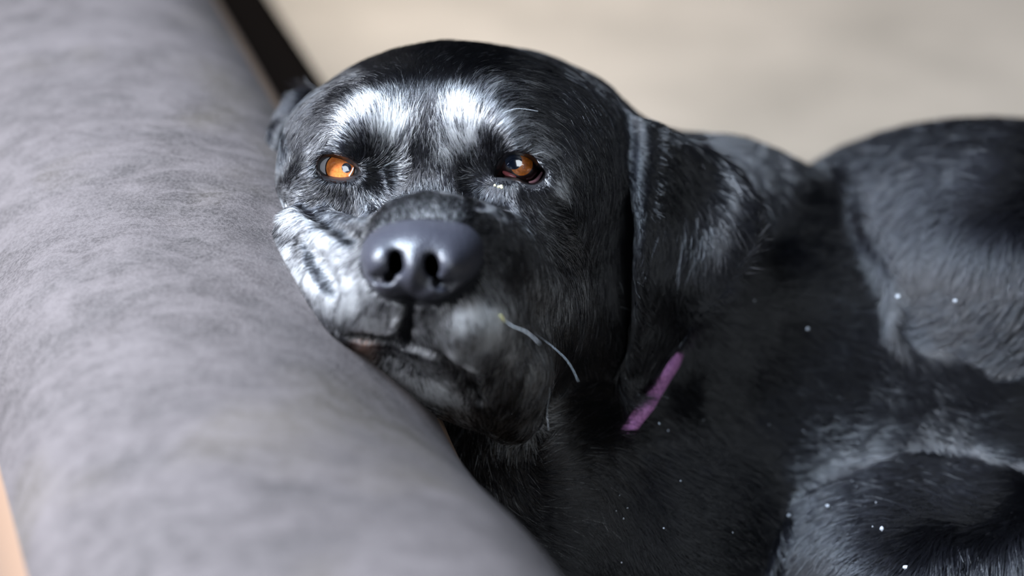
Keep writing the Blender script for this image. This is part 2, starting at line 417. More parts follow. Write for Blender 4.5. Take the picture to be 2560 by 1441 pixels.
def seg_dist(px, py, pl):
    d = np.full(px.shape, 1e9)
    for (ax, ay), (bx, by) in zip(pl[:-1], pl[1:]):
        e = (bx - ax, by - ay); t = np.clip(((px - ax) * e[0] + (py - ay) * e[1]) / (e[0] ** 2 + e[1] ** 2), 0, 1)
        d = np.minimum(d, np.hypot(px - ax - e[0] * t, py - ay - e[1] * t))
    return d
def vnoise(p, sc, seed):
    r = np.random.default_rng(seed); out = 0
    for k in range(5):
        d = r.normal(size=3); d *= (.7 + .6 * r.random()) / np.linalg.norm(d)
        out = out + np.sin(p @ d * (sc * 6.28) + r.random() * 6.28 + 1.7 * np.sin(p @ d[[1, 2, 0]] * (sc * 4.1)))
    return out / 5

def grow_fur(name, verts, quads, nrm, count, dens, parent, material, lenmul=.92, wmin=.000066):
    a = verts[quads[:, 0]]; bb = verts[quads[:, 1]]; c = verts[quads[:, 2]]; d = verts[quads[:, 3]]
    cen = (a + bb + c + d) / 4
    fn = np.cross(c - a, d - bb); ar = np.linalg.norm(fn, axis=1) / 2; fn = fn / (2 * ar[:, None] + 1e-20)
    px, py = to_px(cen)
    view = np.array([0, 0, D]) - cen; view /= np.linalg.norm(view, axis=1, keepdims=True)
    fac = (fn * view).sum(1)
    wgt = ar * dens(px, py, cen) * (fac > -.35) * (px > -50) * (px < 3700) * (py > -80) * (py < 1640)
    cs = np.cumsum(wgt); n = int(count)
    k = np.searchsorted(cs, rng.random(n) * cs[-1])
    u = rng.random((n, 1)); v = rng.random((n, 1))
    Q = quads[k]
    def bl(A): return (A[Q[:, 0]] * (1 - u) + A[Q[:, 1]] * u) * (1 - v) + (A[Q[:, 3]] * (1 - u) + A[Q[:, 2]] * u) * v
    p = bl(verts); nn = bl(nrm); nn /= np.linalg.norm(nn, axis=1, keepdims=True)
    px, py = to_px(p)
    G = np.array(GUIDE, float); gd = G[:, 2:4] / np.linalg.norm(G[:, 2:4], axis=1, keepdims=True)
    dx = np.zeros(n); dy = np.zeros(n); ln = np.zeros(n); ws = np.zeros(n)
    for g, q in zip(G, gd):
        w_ = 1 / (((px - g[0]) ** 2 + (py - g[1]) ** 2) + 22. ** 2) ** 2
        dx += w_ * q[0]; dy += w_ * q[1]; ln += w_ * g[4]; ws += w_
    ln = ln / ws * .001
    dx /= ws; dy /= ws
    T = np.stack([dx, -dy, np.zeros(n)], 1)
    T /= np.linalg.norm(T, axis=1, keepdims=True) + 1e-9
    # the coat lies backwards on the sides, so the guide is turned into the skin's own plane
    T = T - (T * nn).sum(1, keepdims=True) * nn
    T /= np.linalg.norm(T, axis=1, keepdims=True) + 1e-9
    Bn = np.cross(nn, T)
    clump = vnoise(p, 110, 3) * .16 + vnoise(p, 260, 4) * .14 + vnoise(p, 40, 5) * .12
    ang = clump + rng.normal(size=n) * .045
    T = T * np.cos(ang)[:, None] + Bn * np.sin(ang)[:, None]
    L = ln * (.75 + .45 * rng.random(n)) * lenmul
    # white share
    wh = np.full(n, .018) * (px < 1500)
    for (x, y, rx, ry, t, s) in WHITE:
        t = math.radians(t); ex = (px - x) * math.cos(t) - (py - y) * math.sin(t); ey = (px - x) * math.sin(t) + (py - y) * math.cos(t)
        wh = np.maximum(wh, s * np.exp(-np.maximum((ex / rx) ** 2 + (ey / ry) ** 2 - .25, 0) * 1.3))
    for pl, wd in (([(768, 600), (800, 665), (838, 722)], 16), ([(765, 512), (820, 548), (890, 596)], 16), (LIPS[1], 9), (LIPS[2], 10)):  # flew creases: shade put into the coat colour by thinning white hairs
        wh = wh * (1 - .92 * np.exp(-(seg_dist(px, py, pl) / wd) ** 2))
    wh = wh * (1 + .35 * vnoise(p, 60, 9)) 
    isw = rng.random(n) < wh
    grey = rng.random(n)
    dark = np.array([.0035, .0035, .0045]) * (.6 + 1.2 * grey[:, None])
    # brownish guard hairs on the jowl and chest
    br = np.exp(-(((px - 1330) / 220) ** 2 + ((py - 960) / 260) ** 2))[:, None]
    dark = dark * (1 - br * .0) + br * np.array([.022, .017, .012]) * (rng.random((n, 1)) < .5)
    white = np.array([.84, .86, .90]) * (.55 + .45 * grey[:, None])
    col = np.where(isw[:, None], white, dark)
    lip = np.exp(-(((px - 915) / 22) ** 2 + ((py - 868) / 20) ** 2))[:, None]
    col = col * (1 - lip) + lip * np.array([.50, .27, .20])
    K = 5; t = np.linspace(0, 1, K)
    lift = .20 + .12 * rng.random(n) + .07 * vnoise(p, 50, 11)
    curl = rng.normal(size=n) * .10
    # hairs gather into locks: the tips of neighbours lean to a common point
    cell = np.where(ln > .0115, .0042, .0019)[:, None]; warp = np.stack([vnoise(p, 90, q_) for q_ in (21, 22, 23)], 1) * .002
    ctr = (np.floor((p + warp) / cell) + .5) * cell - warp
    pull = ctr - p; pull -= (pull * nn).sum(1, keepdims=True) * nn
    pull *= np.where(ln > .0115, .75, .42)[:, None]
    pts = p[:, None, :] + L[:, None, None] * (T[:, None, :] * (t * .93)[None, :, None] + nn[:, None, :] * ((lift[:, None] * (t - .58 * t * t)[None, :])[..., None]) + Bn[:, None, :] * ((curl[:, None] * (t * t)[None, :])[..., None]))
    pts += pull[:, None, :] * (t ** 1.3)[None, :, None]
    # comb the coat onto the skin: each point keeps its own height above the body
    sel = np.where(px < 1700)[0]
    for kk in range(1, K):
        h = (.00025 + L[sel] * lift[sel] * (t[kk] - .58 * t[kk] ** 2))
        for i in range(0, len(sel), 250000):
            j = sel[i:i + 250000]
            dd = h[i:i + 250000] - body_sdf(pts[j, kk])
            pts[j, kk] += nn[j] * np.clip(dd, -.003, .006)[:, None]
    pts -= nn[:, None, :] * .0003
    bpy.context.view_layer.update()
    W = toW(pts.reshape(-1, 3)) - np.array(parent.matrix_world.translation)
    hc = bpy.data.hair_curves.new(name); hc.add_curves([K] * n)
    hc.attributes['position'].data.foreach_set('vector', W.astype(f32).ravel())
    r = hc.attributes.new('radius', 'FLOAT', 'POINT')
    base = wmin * (1 + .5 * grey) * (1 + .25 * isw) * (1 + np.clip((px - 1500) / 400, 0, 1) * .9) * (1 + (px > 2620))
    rr = base[:, None] * np.array([.9, 1, .95, .75, .25])[None, :]
    r.data.foreach_set('value', rr.astype(f32).ravel())
    ca = hc.attributes.new('tint', 'FLOAT_COLOR', 'CURVE')
    ca.data.foreach_set('color', np.concatenate([col, np.ones((n, 1))], 1).astype(f32).ravel())
    hc.materials.append(material)
    o = bpy.data.objects.new(name, hc); LINK(o); o.parent = parent
    o['kind'] = 'stuff'
    return o

m_fur = bpy.data.materials.new('fur'); m_fur.use_nodes = True; nt = m_fur.node_tree; nt.nodes.clear()
out = nt.nodes.new('ShaderNodeOutputMaterial'); hb = nt.nodes.new('ShaderNodeBsdfHairPrincipled')
hb.model = 'CHIANG'; hb.parametrization = 'COLOR'
at = nt.nodes.new('ShaderNodeAttribute'); at.attribute_name = 'tint'
nt.links.new(at.outputs['Color'], hb.inputs['Color'])
hb.inputs['IOR'].default_value = 1.36; hb.inputs['Roughness'].default_value = .19; hb.inputs['Radial Roughness'].default_value = .45
if 'Random Roughness' in hb.inputs: hb.inputs['Random Roughness'].default_value = .2
nt.links.new(hb.outputs[0], out.inputs['Surface'])

COLLAR_VIS = [(1515, 1086), (1560, 1035), (1625, 970), (1680, 915)]
def dens(px, py, cen):
    d = np.where(px < 1520, 1.0, .50); d = np.where(px > 2100, .34, d)
    d = d * np.where((px > 1590) & (py > 900) & (px < 2000), .7, 1)
    d = np.where(px > 2620, .10, d)
    # none on the nose leather, thin round the lids, none in the lips' line
    nose = ((px - 1052) / 150) ** 2 + ((py - 655) / 108) ** 2
    d = d * ((nose > 1) | (cen[:, 2] < .045))
    d = d * (poly2(px, py, EYE_L) > 10) * (poly2(px, py, EYE_R) > 11)
    d = d * ((seg_dist(px, py, LIPS[0]) > 6 + np.clip((py - 720) / 130, 0, 1) * 8) | (cen[:, 2] < .03))
    d = d * (seg_dist(px, py, COLLAR_VIS) > 10)
    return d
grow_fur('fur', bv, bq, bn, 670000, dens, body, m_fur)

# ---- nose leather -------------------------------------------------------
nops = [
 ('+', ell(1055, 630, .058, 144, 88, .026), 0),
 ('+', ell(1150, 640, .050, 62, 76, .024), .008),
 ('+', ell(960, 652, .068, 54, 62, .0175), .006),
 ('+', ell(1122, 662, .066, 52, 58, .0190), .006),
 ('+', ell(975, 706, .068, 50, 40, .0135, az=-20), .005),
 ('+', ell(1086, 722, .069, 52, 33, .0120, az=18), .005),
 ('+', ell(1034, 668, .074, 30, 60, .0130), .006),
 *NOSTRIL,
 ('-', cap((988, 686, .096), (944, 692, .0815), .0028, .0013), .002),
 ('-', cap((1084, 698, .095), (1124, 712, .0805), .0024, .0012), .002),
 ('-', cap((1046, 575, .0915), (1038, 670, .0935), .0006, .0008), .004),
 ('-', cap((1038, 670, .0915), (1030, 740, .086), .0007, .0012), .0025),
 ('-', cap((1030, 740, .088), (1028, 790, .074), .0011, .0014), .0025),
]
_n = build_sdf(nops)
for pts_, rad_ in (([(988, 682), (970, 694), (944, 697), (930, 688)], [.0026, .0020, .0014, .0008]), ([(1081, 690), (1096, 710), (1122, 716), (1142, 704)], [.0024, .0018, .0013, .0008])):
    zz_ = surf([q[0] for q in pts_], [q[1] for q in pts_], _n)
    for i in range(3):
        nops.append(('-', cap((*pts_[i], zz_[i] - .0004), (*pts_[i + 1], zz_[i + 1] - .0004), rad_[i], rad_[i + 1]), .0015))
nose_sdf = build_sdf(nops)
c0 = P(1050, 655, .06)
nx_ = axis_coords([c0[0] - .027, (c0[0] + .027, .0007)]); ny_ = axis_coords([c0[1] - .022, (c0[1] + .020, .0007)]); nz_ = axis_coords([.028, (.092, .0007)])
nv, nq = surface_nets(nose_sdf, nx_, ny_, nz_)
m_nose, nt, b = mat('nose_leather', Base_Color=(.018, .018, .024, 1), Roughness=.40)
b.inputs['Specular IOR Level'].default_value = .55
vo = nt.nodes.new('ShaderNodeTexVoronoi'); vo.inputs['Scale'].default_value = 900; vo.feature = 'F1'
nt.links.new(coords(nt), vo.inputs['Vector']); bump(nt, b, vo.outputs['Distance'], .35, .0006)
mesh_obj('nose', toW(nv), nq, m_nose, dog)['label'] = 'broad black leathery nose with two comma shaped nostrils'

# ---- eyes ------------------------------------------------------------------
def sphere_cap(c, r, axis, a0, a1, rings, segs):
    axis = np.array(axis, float); axis /= np.linalg.norm(axis)
    u = np.cross(axis, [0, 1, 0]); u /= np.linalg.norm(u); v = np.cross(axis, u)
    V = []; Fc = []
    for i in range(rings + 1):
        t = a0 + (a1 - a0) * i / rings
        for j in range(segs):
            ph = 2 * math.pi * j / segs
            V.append(c + r * (axis * math.cos(t) + (u * math.cos(ph) + v * math.sin(ph)) * math.sin(t)))
    for i in range(rings):
        for j in range(segs):
            a = i * segs + j; b_ = i * segs + (j + 1) % segs
            Fc.append((a, b_, b_ + segs, a + segs))
    return np.array(V), Fc
def coat(m, v=1.0, r=.02):
    b = m.node_tree.nodes['Principled BSDF']; b.inputs['Coat Weight'].default_value = v; b.inputs['Coat Roughness'].default_value = r; b.inputs['Coat IOR'].default_value = 1.75
m_scl, _, _ = mat('sclera', Base_Color=(.72, .70, .74, 1), Roughness=.3); coat(m_scl)
m_sclr, _, _ = mat('sclera_dark', Base_Color=(.016, .006, .006, 1), Roughness=.3); coat(m_sclr)  # near-black, slightly red ball of the right eye
m_pup, _, _ = mat('pupil', Base_Color=(.006, .012, .03, 1), Roughness=.15); coat(m_pup)  # bluish tint puts a sky reflection into the pupil colour
m_limb, _, _ = mat('iris_edge', Base_Color=(.03, .012, .015, 1), Roughness=.2); coat(m_limb)
def iris_mat(name, c1, c2):
    m, nt, b = mat(name, Roughness=.35); coat(m, 1.0, .02)
    n = noise(nt, 900, 3, .6, coords(nt)); nt.links.new(ramp(nt, n.outputs['Fac'], [(.35, c1), (.65, c2)]), b.inputs['Base Color'])
    return m
m_irL = iris_mat('iris_amber', (.75, .16, .03), (.95, .32, .07))
m_irR = iris_mat('iris_amber_dark', (.30, .075, .008), (.62, .17, .012))
m_lid, nt, b = mat('lid_skin', Base_Color=(.003, .003, .004, 1), Roughness=.45)
m_pink, _, _ = mat('pink_lid_lining', Base_Color=(.75, .38, .45, 1), Roughness=.25); coat(m_pink)
m_pale, _, _ = mat('pale_lid_lining', Base_Color=(.85, .85, .88, 1), Roughness=.25); coat(m_pale)

def tube(pts, rad, n=8):
    pts = np.array(pts, float); V = []; Fc = []
    for i, p in enumerate(pts):
        d = pts[min(i + 1, len(pts) - 1)] - pts[max(i - 1, 0)]; d /= np.linalg.norm(d)
        u = np.cross(d, [.3, .2, 1]); u /= np.linalg.norm(u); v = np.cross(d, u)
        r = rad[i] if hasattr(rad, '__len__') else rad
        for j in range(n):
            a = 2 * math.pi * j / n; V.append(p + r * (u * math.cos(a) + v * math.sin(a)))
    for i in range(len(pts) - 1):
        for j in range(n):
            a = i * n + j; b_ = i * n + (j + 1) % n; Fc.append((a, b_, b_ + n, a + n))
    Fc.append(tuple(range(n))[::-1]); Fc.append(tuple(range((len(pts) - 1) * n, len(pts) * n)))
    return np.array(V), Fc

def resample(pts, n, closed=True):
    pts = np.array(pts, float); m = len(pts); out = []
    for i in range(n):
        t = i / n * m if closed else i / (n - 1) * (m - 1)
        k = int(t); u = t - k
        if closed: p0, p1, p2, p3 = (pts[(k + j) % m] for j in (-1, 0, 1, 2))
        else:
            k = min(k, m - 2); u = t - k
            p1, p2 = pts[k], pts[k + 1]; p0 = pts[max(k - 1, 0)]; p3 = pts[min(k + 2, m - 1)]
        out.append(.5 * (2 * p1 + (p2 - p0) * u + (2 * p0 - 5 * p1 + 4 * p2 - p3) * u * u + (3 * p1 - p0 - 3 * p2 + p3) * u ** 3))
    return np.array(out)

def ball_z(side, x, y, dr=0.):
    """front of the eyeball on the line through (x,y)"""
    c, r = EYEBALL[side]; r = r + dr
    z = np.full(np.shape(x), c[2] + r)
    for _ in range(8):
        s = (D - z) / F; X = (x - 1280) * s - c[0]; Y = (720.5 - y) * s - c[1]
        z = c[2] + np.sqrt(np.maximum(r * r - X * X - Y * Y, (r * .25) ** 2))
    return z

def make_eye(side, contour, iris_px, iris_r, pup_px, pup_r, m_white, m_iris):
    c, r = EYEBALL[side]
    def ax(px): z = ball_z(side, np.array([px[0]]), np.array([px[1]]))[0]; v = P(px[0], px[1], z) - c; return v / np.linalg.norm(v)
    v, f = sphere_cap(c, r, (0, 0, 1), 0.0001, math.pi * .62, 24, 40)
    eye = mesh_obj('eye', toW(v), f, m_white, dog)
    a = ax(iris_px); ai = iris_r * s_at(0) / r
    v, f = sphere_cap(c, r * 1.006, a, 0.0, ai * 1.10, 4, 40); mesh_obj('iris_rim', toW(v), f, m_limb, eye)
    v, f = sphere_cap(c, r * 1.014, a, 0.0, ai, 6, 40); mesh_obj('iris', toW(v), f, m_iris, eye)
    a = ax(pup_px); v, f = sphere_cap(c, r * 1.024, a, 0.0, pup_r * s_at(0) / r, 5, 32); mesh_obj('pupil', toW(v), f, m_pup, eye)
    # lids: a rim that rises from the ball and runs out onto the skin
    n = 72; ct = resample(contour, n); cc = ct.mean(0)
    tn = np.roll(ct, -1, 0) - np.roll(ct, 1, 0); tn /= np.linalg.norm(tn, axis=1, keepdims=True)
    out = np.stack([tn[:, 1], -tn[:, 0]], 1)
    out *= np.sign((out * (ct - cc)).sum(1)).mean() or 1
    rings = []
    for off, mode, dz in ((1, 'ball', -.0006), (-1.5, 'ball', .0004), (0, 'ball', .0013), (5, 'mid', .0014), (11, 'mix', .0010), (17, 'skin', .0006), (24, 'skin', -.0002), (32, 'skin', -.0016)):
        q = ct + out * off
        bz = ball_z(side, q[:, 0], q[:, 1])
        if mode == 'ball': z = bz + dz
        else:
            qo = ct + out * max(off, 16); sz = surf(qo[:, 0], qo[:, 1])
            t = {'mid': .35, 'mix': .7, 'skin': 1}[mode]
            z = (ball_z(side, ct[:, 0], ct[:, 1]) + .0013) * (1 - t) + sz * t + dz
        s = (D - z) / F
        rings.append(np.stack([(q[:, 0] - 1280) * s, (720.5 - q[:, 1]) * s, z], 1))
    V = np.concatenate(rings); Fc = [(i * n + j, i * n + (j + 1) % n, (i + 1) * n + (j + 1) % n, (i + 1) * n + j) for i in range(len(rings) - 1) for j in range(n)]
    o = mesh_obj('eyelid', toW(V), Fc, m_lid, dog)
    return eye
eL = make_eye('L', EYE_L, (850, 421), 36, (866, 420), 12, m_scl, m_irL)
eR = make_eye('R', EYE_R, (1305, 410), 30, (1284, 403), 21, m_sclr, m_irR)
eL['label'] = 'amber eye with white corner and window reflection'
eR['label'] = 'dark amber eye with reddened lower rim'
def on_ball(side, pts, dr): 
    pts = np.array(pts, float); z = ball_z(side, pts[:, 0], pts[:, 1], dr); return toW(np.stack([(pts[:, 0] - 1280) * (D - z) / F, (720.5 - pts[:, 1]) * (D - z) / F, z], 1))
v, f = tube(on_ball('R', resample([(1322, 457), (1336, 454), (1347, 444), (1356, 429)], 12, False), .0012), .0008 * np.sin(np.linspace(.5, 2.7, 12))); mesh_obj('third_eyelid', v, f, m_pink, eR)
v, f = tube(on_ball('L', resample([(884, 419), (880, 429), (873, 441)], 8, False), .0004), .00026); mesh_obj('third_eyelid', v, f, m_pale, eL)
v, f = tube(on_ball('R', resample([(1256, 429), (1270, 437), (1290, 444)], 8, False), .0002), .0010 * np.sin(np.linspace(.4, 2.7, 8))); mesh_obj('lid_lining', v, f, mat('red_lining', Base_Color=(.28, .07, .08, 1), Roughness=.3)[0], eR)

# ---- whiskers ----------------------------------------------------------------
m_wh, _, _ = mat('whisker_black', Base_Color=(.05, .05, .055, 1), Roughness=.35)
m_whl, _, _ = mat('whisker_white', Base_Color=(.28, .30, .32, 1), Roughness=.4)
def whisker(pts, zoff, r, m, label=None):
    q = resample(pts, 12, False); z = surf(q[:1, 0], q[:1, 1])[0] + np.linspace(-.0005, zoff, 12)
    s = (D - z) / F; L = np.stack([(q[:, 0] - 1280) * s, (720.5 - q[:, 1]) * s, z], 1)
    v, f = tube(toW(L), r * np.linspace(1, .3, 12), 6); return mesh_obj('whisker', v, f, m, dog)
for pts, zo in (([(1330, 830), (1375, 862), (1420, 905), (1446, 955)], .012), ([(1372, 950), (1374, 985), (1368, 1030), (1372, 1075)], .01),
                ([(1535, 690), (1552, 712), (1558, 735)], .005), ([(1255, 795), (1280, 815), (1315, 830), (1350, 860)], .012), ([(1540, 765), (1560, 770), (1582, 778)], .004)):
    whisker(pts, zo, .00010, m_whl)
for pts, zo in (([(1240, 290), (1290, 272), (1345, 278)], .012), ([(1040, 265), (1010, 255), (990, 262)], .006), ([(765, 362), (785, 345), (800, 330)], .008), ([(1075, 240), (1100, 262), (1140, 270)], .008)):
    whisker(pts, zo, .00008, m_whl)

# crumbs of sleep and lint in the coat
m_cr, _, _ = mat('yellow_crumb', Base_Color=(.62, .58, .28, 1), Roughness=.8)
m_lint, _, _ = mat('lint', Base_Color=(.2, .21, .23, 1), Roughness=.9)
def crumb(name, px, py, r, m, lift, parent=dog):
    z = surf([px], [py])[0] + lift; c = toW([P(px, py, z)])[0]
    V = []; Fc = []; g = (1 + 5 ** .5) / 2
    for a in ((-1, g, 0), (1, g, 0), (-1, -g, 0), (1, -g, 0), (0, -1, g), (0, 1, g), (0, -1, -g), (0, 1, -g), (g, 0, -1), (g, 0, 1), (-g, 0, -1), (-g, 0, 1)):
        V.append(c + np.array(a) / 1.9 * r * (.6 + .8 * rng.random()))
    Fc = [(0,11,5),(0,5,1),(0,1,7),(0,7,10),(0,10,11),(1,5,9),(5,11,4),(11,10,2),(10,7,6),(7,1,8),(3,9,4),(3,4,2),(3,2,6),(3,6,8),(3,8,9),(4,9,5),(2,4,11),(6,2,10),(8,6,7),(9,8,1)]
    return V, Fc
def crumbs(name, items, m, kind=None, label=None):
    V = []; Fc = []
    for px, py, r, lift in items:
        v, f = crumb('', px, py, r, m, lift); Fc += [tuple(i + len(V) for i in q) for q in f]; V += v
    o = mesh_obj(name, V, Fc, m, dog, smooth=False)
    if kind: o['kind'] = kind
    if label: o['label'] = label
crumbs('eye_crumb', [(1253, 468, .0008, .0016), (1246, 467, .0006, .0016), (1237, 464, .0006, .0016)], m_cr, None, 'yellow crumb of sleep below the eye')
crumbs('straw_crumb', [(1250, 790, .0006, .002), (1255, 797, .0009, .002), (1259, 804, .0006, .002)], m_cr)
crumbs('nose_speck', [(1071, 563, .0011, .0016)], mat('tan_speck', Base_Color=(.5, .36, .24, 1), Roughness=.8)[0])
lint = [(1500 + rng.random() * 700, 1050 + rng.random() * 380, .00016 + .0002 * rng.random(), .006) for _ in range(22)] + [(2244, 742, .0009, .012), (2388, 752, .0007, .012), (2020, 822, .0008, .012), (1648, 1060, .0005, .01), (1972, 1290, .0006, .008), (2205, 1322, .0009, .01), (2262, 1418, .0009, .01), (2068, 1265, .0008, .01), (1886, 752, .0006, .01)]
crumbs('lint', lint, m_lint, 'stuff')

# ================================================================== COLLAR
ca = P(1310, 520, -.115); cb = P(1950, 960, -.165); axn = (cb - ca) / np.linalg.norm(cb - ca)
axn = axn * np.array([1, 1, 1]); cc = P(1640, 800, -.130)
pa = P(1690, 900, -.06); pb = P(1520, 1080, -.06)
td = (pb - pa) / np.linalg.norm(pb - pa)                 # the ring's plane holds the visible stretch
nrm_ = np.cross(td, cc - (pa + pb) / 2); nrm_ /= np.linalg.norm(nrm_)
mid = surf([1605], [990])[0]
u_ = td; v_ = np.cross(nrm_, u_)
m_col, nt, b = mat('purple_webbing', Base_Color=(.30, .10, .34, 1), Roughness=.85)
nz = noise(nt, 900, 3, .7, coords(nt)); nt.links.new(ramp(nt, nz.outputs['Fac'], [(.3, (.12, .035, .13)), (.7, (.42, .18, .36))]), b.inputs['Base Color']); bump(nt, b, nz.outputs['Fac'], .5, .0006)
NC = 96; rad = []
bd = build_sdf([o for o in ops if o[1] is not None][:38])
ear_free = build_sdf([o for i, o in enumerate(ops) if i < I_EAR])
dirs = np.stack([np.cos(np.linspace(0, 2 * math.pi, NC, endpoint=False))[:, None] * u_ + np.sin(np.linspace(0, 2 * math.pi, NC, endpoint=False))[:, None] * v_], 0)[0]
rr = np.full(NC, .16)
for _ in range(70):
    rr = np.maximum(rr - np.maximum(ear_free(cc + dirs * rr[:, None]), 0.0) * .7, .02)
rr = np.convolve(np.r_[rr[-3:], rr, rr[:3]], np.ones(7) / 7, 'valid')
V = []
for i in range(NC):
    p0 = cc + dirs[i] * rr[i]
    cx_, cy_ = to_px(p0[None]); hid = 0 if (p0[2] > -.12 and seg_dist(cx_, cy_, COLLAR_VIS)[0] < 30) else 1
    p0 = p0 - dirs[i] * .006 * hid
    for du, dn in ((.0002, -.0030), (.0034, -.0030), (.0038, 0), (.0034, .0030), (.0002, .0030)):
        V.append(p0 + dirs[i] * du + nrm_ * dn)
Fc = [(i * 5 + j, i * 5 + (j + 1) % 5, ((i + 1) % NC) * 5 + (j + 1) % 5, ((i + 1) % NC) * 5 + j) for i in range(NC) for j in range(5)]
collar = mesh_obj('collar', toW(V), Fc, m_col, dog)
collar['label'] = 'thin purple fabric collar showing below the black ear'

# ================================================================== SOFA
sofa = bpy.data.objects.new('sofa', None); LINK(sofa); sofa.location = (-.1, .4, 0)
tag(sofa, 'sofa whose worn grey suede arm carries the head of the black dog', 'sofa')
bpy.context.view_layer.update()
SL = -.325                                                # how the arm runs away to the left
def arm_x(Y): return -.054 + SL * (Y + .218)
AL = math.atan(SL); ca_, sa_ = math.cos(AL), math.sin(AL)
def arm_pt(u, t, z):
    """u across the arm (m), t along it (world y), z height"""
    return (arm_x(t) + u * ca_, t - u * sa_ * -1 * -1, z)
def prof(a, hw, hh, n):
    c, s = math.cos(a), math.sin(a)
    return math.copysign(abs(c) ** (2 / n), c) * hw, math.copysign(abs(s) ** (2 / n), s) * hh
m_suede, nt, b = mat('grey_suede', Roughness=.72)
b.inputs['Specular IOR Level'].default_value = .12; b.inputs['Sheen Weight'].default_value = 0.0; b.inputs['Sheen Roughness'].default_value = .5
cv_ = coords(nt, (1, 1, 1), (0, 0, AL))
n1 = noise(nt, 9, 6, .6, coords(nt, (1.6, .8, 1), (0, 0, AL)), .6); n2 = noise(nt, 38, 5, .6, coords(nt, (.6, 1.5, 1), (0, 0, .5))); n3 = noise(nt, 800, 4, .65, cv_); n5 = noise(nt, 90, 5, .6, coords(nt, (.7, 1.3, 1), (0, 0, .35)), 1.2)
base = ramp(nt, n1.outputs['Fac'], [(.3, (0.0164, 0.0138, 0.0136)), (.5, (0.0339, 0.0286, 0.0284)), (.66, (0.0684, 0.0583, 0.0578))])
base = mix(nt, .55, base, ramp(nt, n2.outputs['Fac'], [(.3, (0.0120, 0.0112, 0.0107)), (.55, (0.0350, 0.0297, 0.0291)), (.75, (0.0793, 0.0680, 0.0672))]))
n4 = noise(nt, 14, 2, .5, coords(nt, (1, 1, 1), (.4, .2, 1.1)))
base = mix(nt, ramp(nt, n4.outputs['Fac'], [(.55, (0, 0, 0)), (.7, (.35, .35, .35))]), base, (0.0405, 0.0327, 0.0177))
base = mix(nt, ramp(nt, n3.outputs['Fac'], [(.4, (0, 0, 0)), (.6, (.45, .45, .45))]), base, (0.0793, 0.0690, 0.0677))
nt.links.new(base, b.inputs['Base Color'])
base = mix(nt, ramp(nt, n5.outputs['Fac'], [(.42, (0, 0, 0)), (.62, (.45, .45, .45))]), base, (0.0738, 0.0634, 0.0625))
nt.links.new(base, b.inputs['Base Color'])
h = bump(nt, b, n3.outputs['Fac'], .5, .0008); h = bump(nt, b, n5.outputs['Fac'], .18, .002, h)
bump(nt, b, n2.outputs['Fac'], .25, .004, h)
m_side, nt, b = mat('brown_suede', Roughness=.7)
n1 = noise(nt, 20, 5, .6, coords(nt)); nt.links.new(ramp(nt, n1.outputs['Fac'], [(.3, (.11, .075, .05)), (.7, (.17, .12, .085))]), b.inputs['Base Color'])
m_lit_edge, nt, b = mat('tan_lit_edge', Base_Color=(.12, .07, .042, 1), Roughness=.7)  # tan stands in for warm bounced light on the arm's turning sides
m_shade, nt, b = mat('dark_shade_fill', Base_Color=(.0035, .0025, .002, 1), Roughness=1.0, Specular_IOR_Level=.0)  # near-black colour standing in for shade beside the arm

HW, HH, TOP = .091, .085, .626
def arm_shell(name, a0, a1, na, m, extra=0.0, t0=-.75, t1=1.6, nt_=150, dip=True, edge=math.radians(11), j_edge=2):
    V = []; Fc = []
    for i in range(nt_ + 1):
        t = t0 + (t1 - t0) * i / nt_
        for j in range(na + 1):
            aa = a0 + edge * min(1, max(0, (t + .1) / .25)) * (j_edge == 0); bb = a1 + edge * min(1, max(0, (t + .1) / .25)) * (j_edge == 1)
            a = aa + (bb - aa) * j / na
            u, z = prof(a, HW + extra, HH + extra, 2.35)
            zz = TOP - HH + z
            # wrinkles and the dent under the chin
            x, y, _ = arm_pt(u, t, 0)
            if dip:
                zz -= .026 * math.exp(-((x + .022) / .055) ** 2 - ((y + .065) / .085) ** 2)
                r_ = math.hypot(x + .075, y - .02)
                zz += .0008 * math.sin(r_ * 190 + 2 * math.sin(y * 21)) * math.exp(-(r_ / .11) ** 2) * (1 if x < -.05 else .3)
                zz += .0012 * math.sin(t * 23 + u * 20 + 1.5 * math.sin(t * 17)) * math.sin(t * 9 + u * 14)
            V.append(arm_pt(u, t, zz))
    for i in range(nt_):
        for j in range(na):
            a = i * (na + 1) + j; Fc.append((a, a + 1, a + na + 2, a + na + 1))
    return mesh_obj(name, V, Fc, m, sofa)
arm = arm_shell('arm_cover', math.radians(32), math.radians(158), 46, m_suede, nt_=400, j_edge=0)
arm['label'] = 'worn grey suede cover of the arm'
arm_shell('arm_lit_edge', math.radians(-6), math.radians(33), 8, m_lit_edge, -.0006, j_edge=1)  # no piping here: bands of the painted warm edge light
arm_shell('arm_lit_edge', math.radians(155), math.radians(186), 8, m_lit_edge, -.0006)
def box_path(name, u0, u1, z0, z1, m, t0=-.75, t1=1.6, r=.012):
    prof_ = []
    for (cx, cz, a0) in ((u1 - r, z1 - r, 0), (u0 + r, z1 - r, 90), (u0 + r, z0 + r, 180), (u1 - r, z0 + r, 270)):
        for k in range(5):
            a = math.radians(a0 + k * 22.5); prof_.append((cx + r * math.cos(a), cz + r * math.sin(a)))
    n = len(prof_); V = []; Fc = []; K = 24
    for i in range(K + 1):
        t = t0 + (t1 - t0) * i / K
        for u, z in prof_: V.append(arm_pt(u, t, z))
    for i in range(K):
        for j in range(n): Fc.append((i * n + j, i * n + (j + 1) % n, (i + 1) * n + (j + 1) % n, (i + 1) * n + j))
    Fc.append(tuple(range(n))); Fc.append(tuple(range(K * n, K * n + n))[::-1])
    return mesh_obj(name, V, Fc, m, sofa)
box_path('arm_frame', -HW + .002, HW - .002, .06, TOP - HH + .004, m_side)
